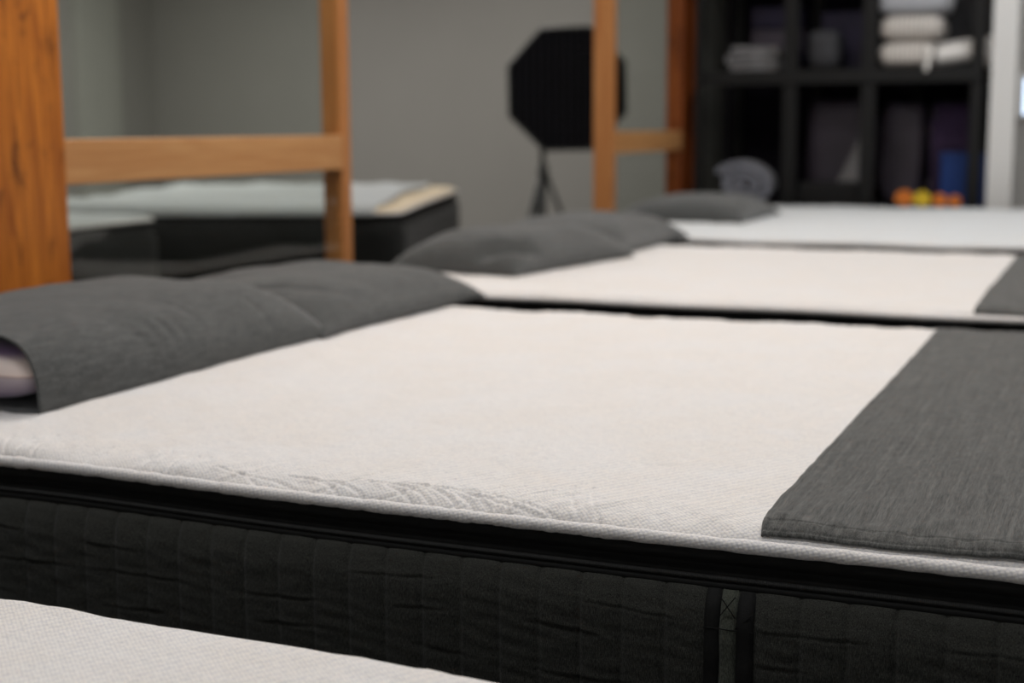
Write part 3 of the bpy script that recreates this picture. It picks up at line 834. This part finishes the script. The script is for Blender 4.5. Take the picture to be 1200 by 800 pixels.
def super_lump(name, loc, size, mat, e1=0.5, e2=0.4, seed=1, amp=0.004, rz=0, nu=36, nv=24, parent=None):
    """soft folded shape: superellipsoid flattened underneath"""
    ex = lambda c, p: np.sign(c)*np.abs(c)**p
    th = np.linspace(0, 2*PI, nu, endpoint=False); ph = np.linspace(-PI/2, PI/2, nv)
    TH, PH = np.meshgrid(th, ph, indexing='ij')
    x = ex(np.cos(TH), e1)*ex(np.cos(PH), e2)*size[0]/2; y = ex(np.sin(TH), e1)*ex(np.cos(PH), e2)*size[1]/2
    z = ex(np.sin(PH), e2)*size[2]/2
    n = wob(seed, 6, 2, 9); k = amp*n(x+z, y+z)
    x = x+k*np.cos(TH); z = z + k*0.5
    z = z + size[2]/2; z = np.maximum(z, 0)
    o = mesh(name, np.stack([x, y, z], -1).reshape(-1, 3), grid_faces(nu, nv, True, False), mat, parent)
    o.location = loc; o.rotation_euler = (0, 0, rz); return o

def folded_cloth(name, loc, w, d, layers, th, mat, seed=1, rz=0):
    """one cloth folded in layers: a serpentine profile swept along its width"""
    rs = np.random.RandomState(seed)
    pts = []
    for k in range(layers):
        z = th*(k+0.5)
        xs = np.linspace(-1, 1, 12)
        if k % 2: xs = xs[::-1]
        for x in xs: pts.append((x*(w/2-th/2), z + 0.1*th*math.sin(3*x+k)))
        if k < layers-1:
            sx = 1 if k % 2 == 0 else -1
            for a in (-50, 0, 50):
                pts.append((sx*(w/2-th/2+th*0.45*math.cos(math.radians(a))), z+th/2+th/2*math.sin(math.radians(a))))
    P = np.array(pts)
    tn = np.gradient(P, axis=0); nn = np.stack([-tn[:, 1], tn[:, 0]], 1); nn /= np.linalg.norm(nn, axis=1)[:, None]
    h = th*0.42
    ring = np.concatenate([P+nn*h, (P-nn*h)[::-1]])
    ys = np.linspace(-d/2, d/2, 14); V = []
    for y in ys:
        s = 1-0.04*abs(y/(d/2))**6; V += [(p[0]*s, y + 0.004*math.sin(p[0]*20), max(0.0, p[1])) for p in ring]
    K = len(ring); F = list(map(tuple, grid_faces(len(ys), K, False, True)))
    F += [tuple(range(K)), tuple((len(ys)-1)*K+j for j in reversed(range(K)))]
    o = mesh(name, V, F, mat); sharp(o, 60); o.location = loc; o.rotation_euler = (0, 0, rz); return o

def spiral_roll(name, loc, a, b, ln, turns, th, mat, rz=0, axis='y'):
    """cloth rolled into an oval coil, axis towards the viewer"""
    n = int(turns*28); out, inn = [], []
    for i in range(n+1):
        t = i/n; an = 2*PI*turns*t + 0.4
        k = 0.18 + 0.82*t
        cx, cz = a*k*math.cos(an), b*k*math.sin(an)
        out.append((cx, cz)); kk = k - th/max(a, b); inn.append((a*kk*math.cos(an), b*kk*math.sin(an)))
    ring = out + inn[::-1]; K = len(ring)
    V = []; ys = np.linspace(-ln/2, ln/2, 8)
    zmin = min(p[1] for p in ring)
    for y in ys: V += [((p[0], y, p[1]-zmin) if axis == 'y' else (y, p[0], p[1]-zmin)) for p in ring]
    F = list(map(tuple, grid_faces(len(ys), K, False, True)))
    m = len(out)
    for base, fl in ((0, False), ((len(ys)-1)*K, True)):
        for i in range(m-1):
            q = (base+i, base+i+1, base+K-2-i, base+K-1-i); F.append(q[::-1] if fl else q)
    o = mesh(name, V, F, mat); sharp(o, 50); o.location = loc; o.rotation_euler = (0, 0, rz); return o

# upper shelf, left bay
tag(folded_cloth('folded_cloth', (-1.75, 6.02, ZS(1)), 0.26, 0.26, 4, 0.032, M['grey_dim'], 3), 'dim grey folded cloth on the upper rack shelf, left bay', 'folded cloth')
for k in range(3):
    tag(boxes('storage_box', [(-1.68, 6.21, ZS(1)+0.055+0.112*k, 0.26, 0.20, 0.105)], M['plum_dim'] if k % 2 else M['indigo'], None, 0.008),
        ['dark indigo box at bottom of the stack in the rack upper left bay', 'dull plum box in middle of the stack in the rack upper left bay', 'dark indigo box topmost of the stack in the rack upper left bay'][k], 'box')
# middle bay
tag(super_lump('storage_bag', (-1.40, 6.0, ZS(1)), (0.15, 0.22, 0.20), M['grey_bag'], 0.5, 0.5, 5), 'upright dark grey bag on the upper shelf of the rack, middle bay', 'bag')
tag(boxes('storage_box', [(-1.345, 6.23, ZS(1)+0.15, 0.22, 0.16, 0.30)], M['indigo'], None, 0.006), 'tall dark indigo box behind the grey bag, upper middle bay', 'box')
# right bay: towels
tag(super_lump('folded_towel', (-0.985, 5.98, ZS(1)), (0.27, 0.34, 0.130), M['towel_white'], 0.35, 0.62, 11, 0.003), 'cream ribbed folded towel at bottom of the rack stack', 'towel', 'ribbed towels on the rack')
tag(super_lump('folded_towel', (-0.970, 5.98, ZS(1)+0.128), (0.30, 0.34, 0.128), M['towel_white'], 0.35, 0.62, 12, 0.003), 'cream ribbed folded towel in middle of the rack stack', 'towel', 'ribbed towels on the rack')
tag(super_lump('folded_towel', (-0.965, 5.98, ZS(1)+0.254), (0.33, 0.34, 0.12), M['towel_grey'], 0.35, 0.5, 13, 0.004), 'pale grey folded towel on top of the ribbed towels', 'towel')
def rolled_towel():
    r = spiral_roll('rolled_towel', (-0.768, 5.96, ZS(1)+0.004), 0.062, 0.058, 0.20, 3.2, 0.009, M['towel_plain'], 0.10, 'x')
    r.rotation_euler = (0, -0.14, 0.1)
    r.location.z += 0.016
    tag(r, 'small plain white rolled towel lying right of the ribbed towel stack', 'towel')
rolled_towel()
V = []
for i in range(12):
    t = i/11
    for j in range(5):
        V.append((-0.888 + 0.015*(j/4) + 0.006*math.sin(t*4), 5.81 - 0.045*min(1, t*3) + 0.004*math.sin(j), ZS(1)+0.10-0.02*t - 0.115*max(0, t-0.15)))
o = mesh('towel_corner', V, grid_faces(12, 5), M['towel_plain']); m = o.modifiers.new('thick', 'SOLIDIFY'); m.thickness = 0.005
o.name = 'cloth_strip'; tag(o, 'narrow white cloth end hanging over the upper shelf beam between towels', 'cloth')
tag(super_lump('folded_towel', (-0.615, 6.10, ZS(1)), (0.08, 0.30, 0.15), M['towel_plain'], 0.4, 0.5, 15), 'white towel half hidden behind the right rack upright', 'towel')
tag(boxes('storage_box', [(-0.74, 6.23, ZS(1)+0.20, 0.20, 0.14, 0.40)], M['grey_bag'], None, 0.006), 'dark grey box behind the white rolled towel on the rack', 'box')

# lower shelf, left bay: coiled blanket
def coiled_blanket():
    o = spiral_roll('rolled_blanket', (-1.805, 5.98, ZS(0)+0.0), 0.165, 0.120, 0.34, 2.4, 0.042, M['grey_blanket'], 0.15)
    o.rotation_euler = (0.0, 0.22, 0.15); o.location.z += 0.012
    tag(o, 'grey blue blanket loosely rolled, on the rack bottom shelf at left', 'blanket')
coiled_blanket()
tag(boxes('storage_bin', [(-1.345, 5.97, ZS(0)+0.055, 0.30, 0.26, 0.11)], M['black_metal'], None, 0.01), 'low black bin on the bottom shelf, middle bay', 'bin')
def plastic_bag(loc, size, mat, label, seed, lean=0.0):
    o = super_lump('storage_bag', loc, size, mat, 0.4, 0.25, seed, 0.008, 0, 48, 30)
    tag(o, label, 'bag')
plastic_bag((-1.345, 6.21, ZS(0)), (0.34, 0.16, 0.52), M['plum_dim'], 'tall dull plum bag standing in the lower middle bay', 21)
plastic_bag((-1.035, 6.22, ZS(0)), (0.20, 0.14, 0.50), M['plum_dim'], 'tall dull plum bag in lower right bay, left of thin upright', 22)
plastic_bag((-0.80, 6.23, ZS(0)), (0.21, 0.12, 0.50), M['purple'], 'tall dark purple bag in lower right bay, behind the blue box', 23)
# pale triangular flap leaning in the middle bay
V = [(-1.33, 6.02, ZS(0)+0.112), (-1.185, 6.0, ZS(0)+0.112), (-1.185, 6.08, ZS(0)+0.40), (-1.205, 6.08, ZS(0)+0.40)]
o = mesh('pale_flap', V, [(0, 1, 2, 3)], M['grey_dim'], None, False); o.modifiers.new('thick', 'SOLIDIFY').thickness = 0.01; o.name = 'foam_wedge'
tag(o, 'grey triangular wedge leaning above the low black bin, middle bay', 'wedge')
b = tag(empty('blue_box', (-0.765, 6.06, ZS(0))), 'tall blue box standing behind the orange rolls on the bottom shelf', 'box')
boxes('body', [(0, 0, 0.115, 0.125, 0.12, 0.23)], M['blue'], b, 0.003)
boxes('lid', [(0, 0, 0.243, 0.131, 0.126, 0.026)], M['blue'], b, 0.004)
b2 = tag(empty('blue_box', (-0.63, 6.16, ZS(0))), 'narrow dark blue box behind the right upright of the rack', 'box')
boxes('body', [(0, 0, 0.115, 0.085, 0.12, 0.23)], M['blue'], b2, 0.003); boxes('lid', [(0, 0, 0.24, 0.09, 0.126, 0.02)], M['blue'], b2, 0.003)
for x, y, a, mt, lb in ((-0.985, 5.93, 0.042, 'orange', 'orange strap roll at the left end of the row on the bottom shelf'),
                        (-0.895, 5.90, 0.040, 'yellow', 'bright yellow strap roll between the orange ones on the bottom shelf'),
                        (-0.812, 5.90, 0.034, 'orange', 'orange strap roll just right of the yellow one'),
                        (-0.742, 5.90, 0.030, 'orange', 'smallest orange strap roll, below the blue box')):
    tag(spiral_roll('strap_roll', (x, y, ZS(0)), a*1.12, a*1.05, 0.05, 3.5, 0.0105, M[mt], 0.1), lb, 'strap roll')

# pale glowing panel fixed to the side of the white wall end
g = tag(empty('wall_display', (-0.475, 6.12, T+0.52)), 'small pale blue glowing display at the right edge, on the white wall end', 'display')
boxes('frame', [(0.012, 0, 0, 0.024, 0.46, 0.20)], M['white_paint'], g, 0.006)
boxes('screen', [(0.0255, 0, 0, 0.004, 0.42, 0.165)], M['glow'], g, 0.001)
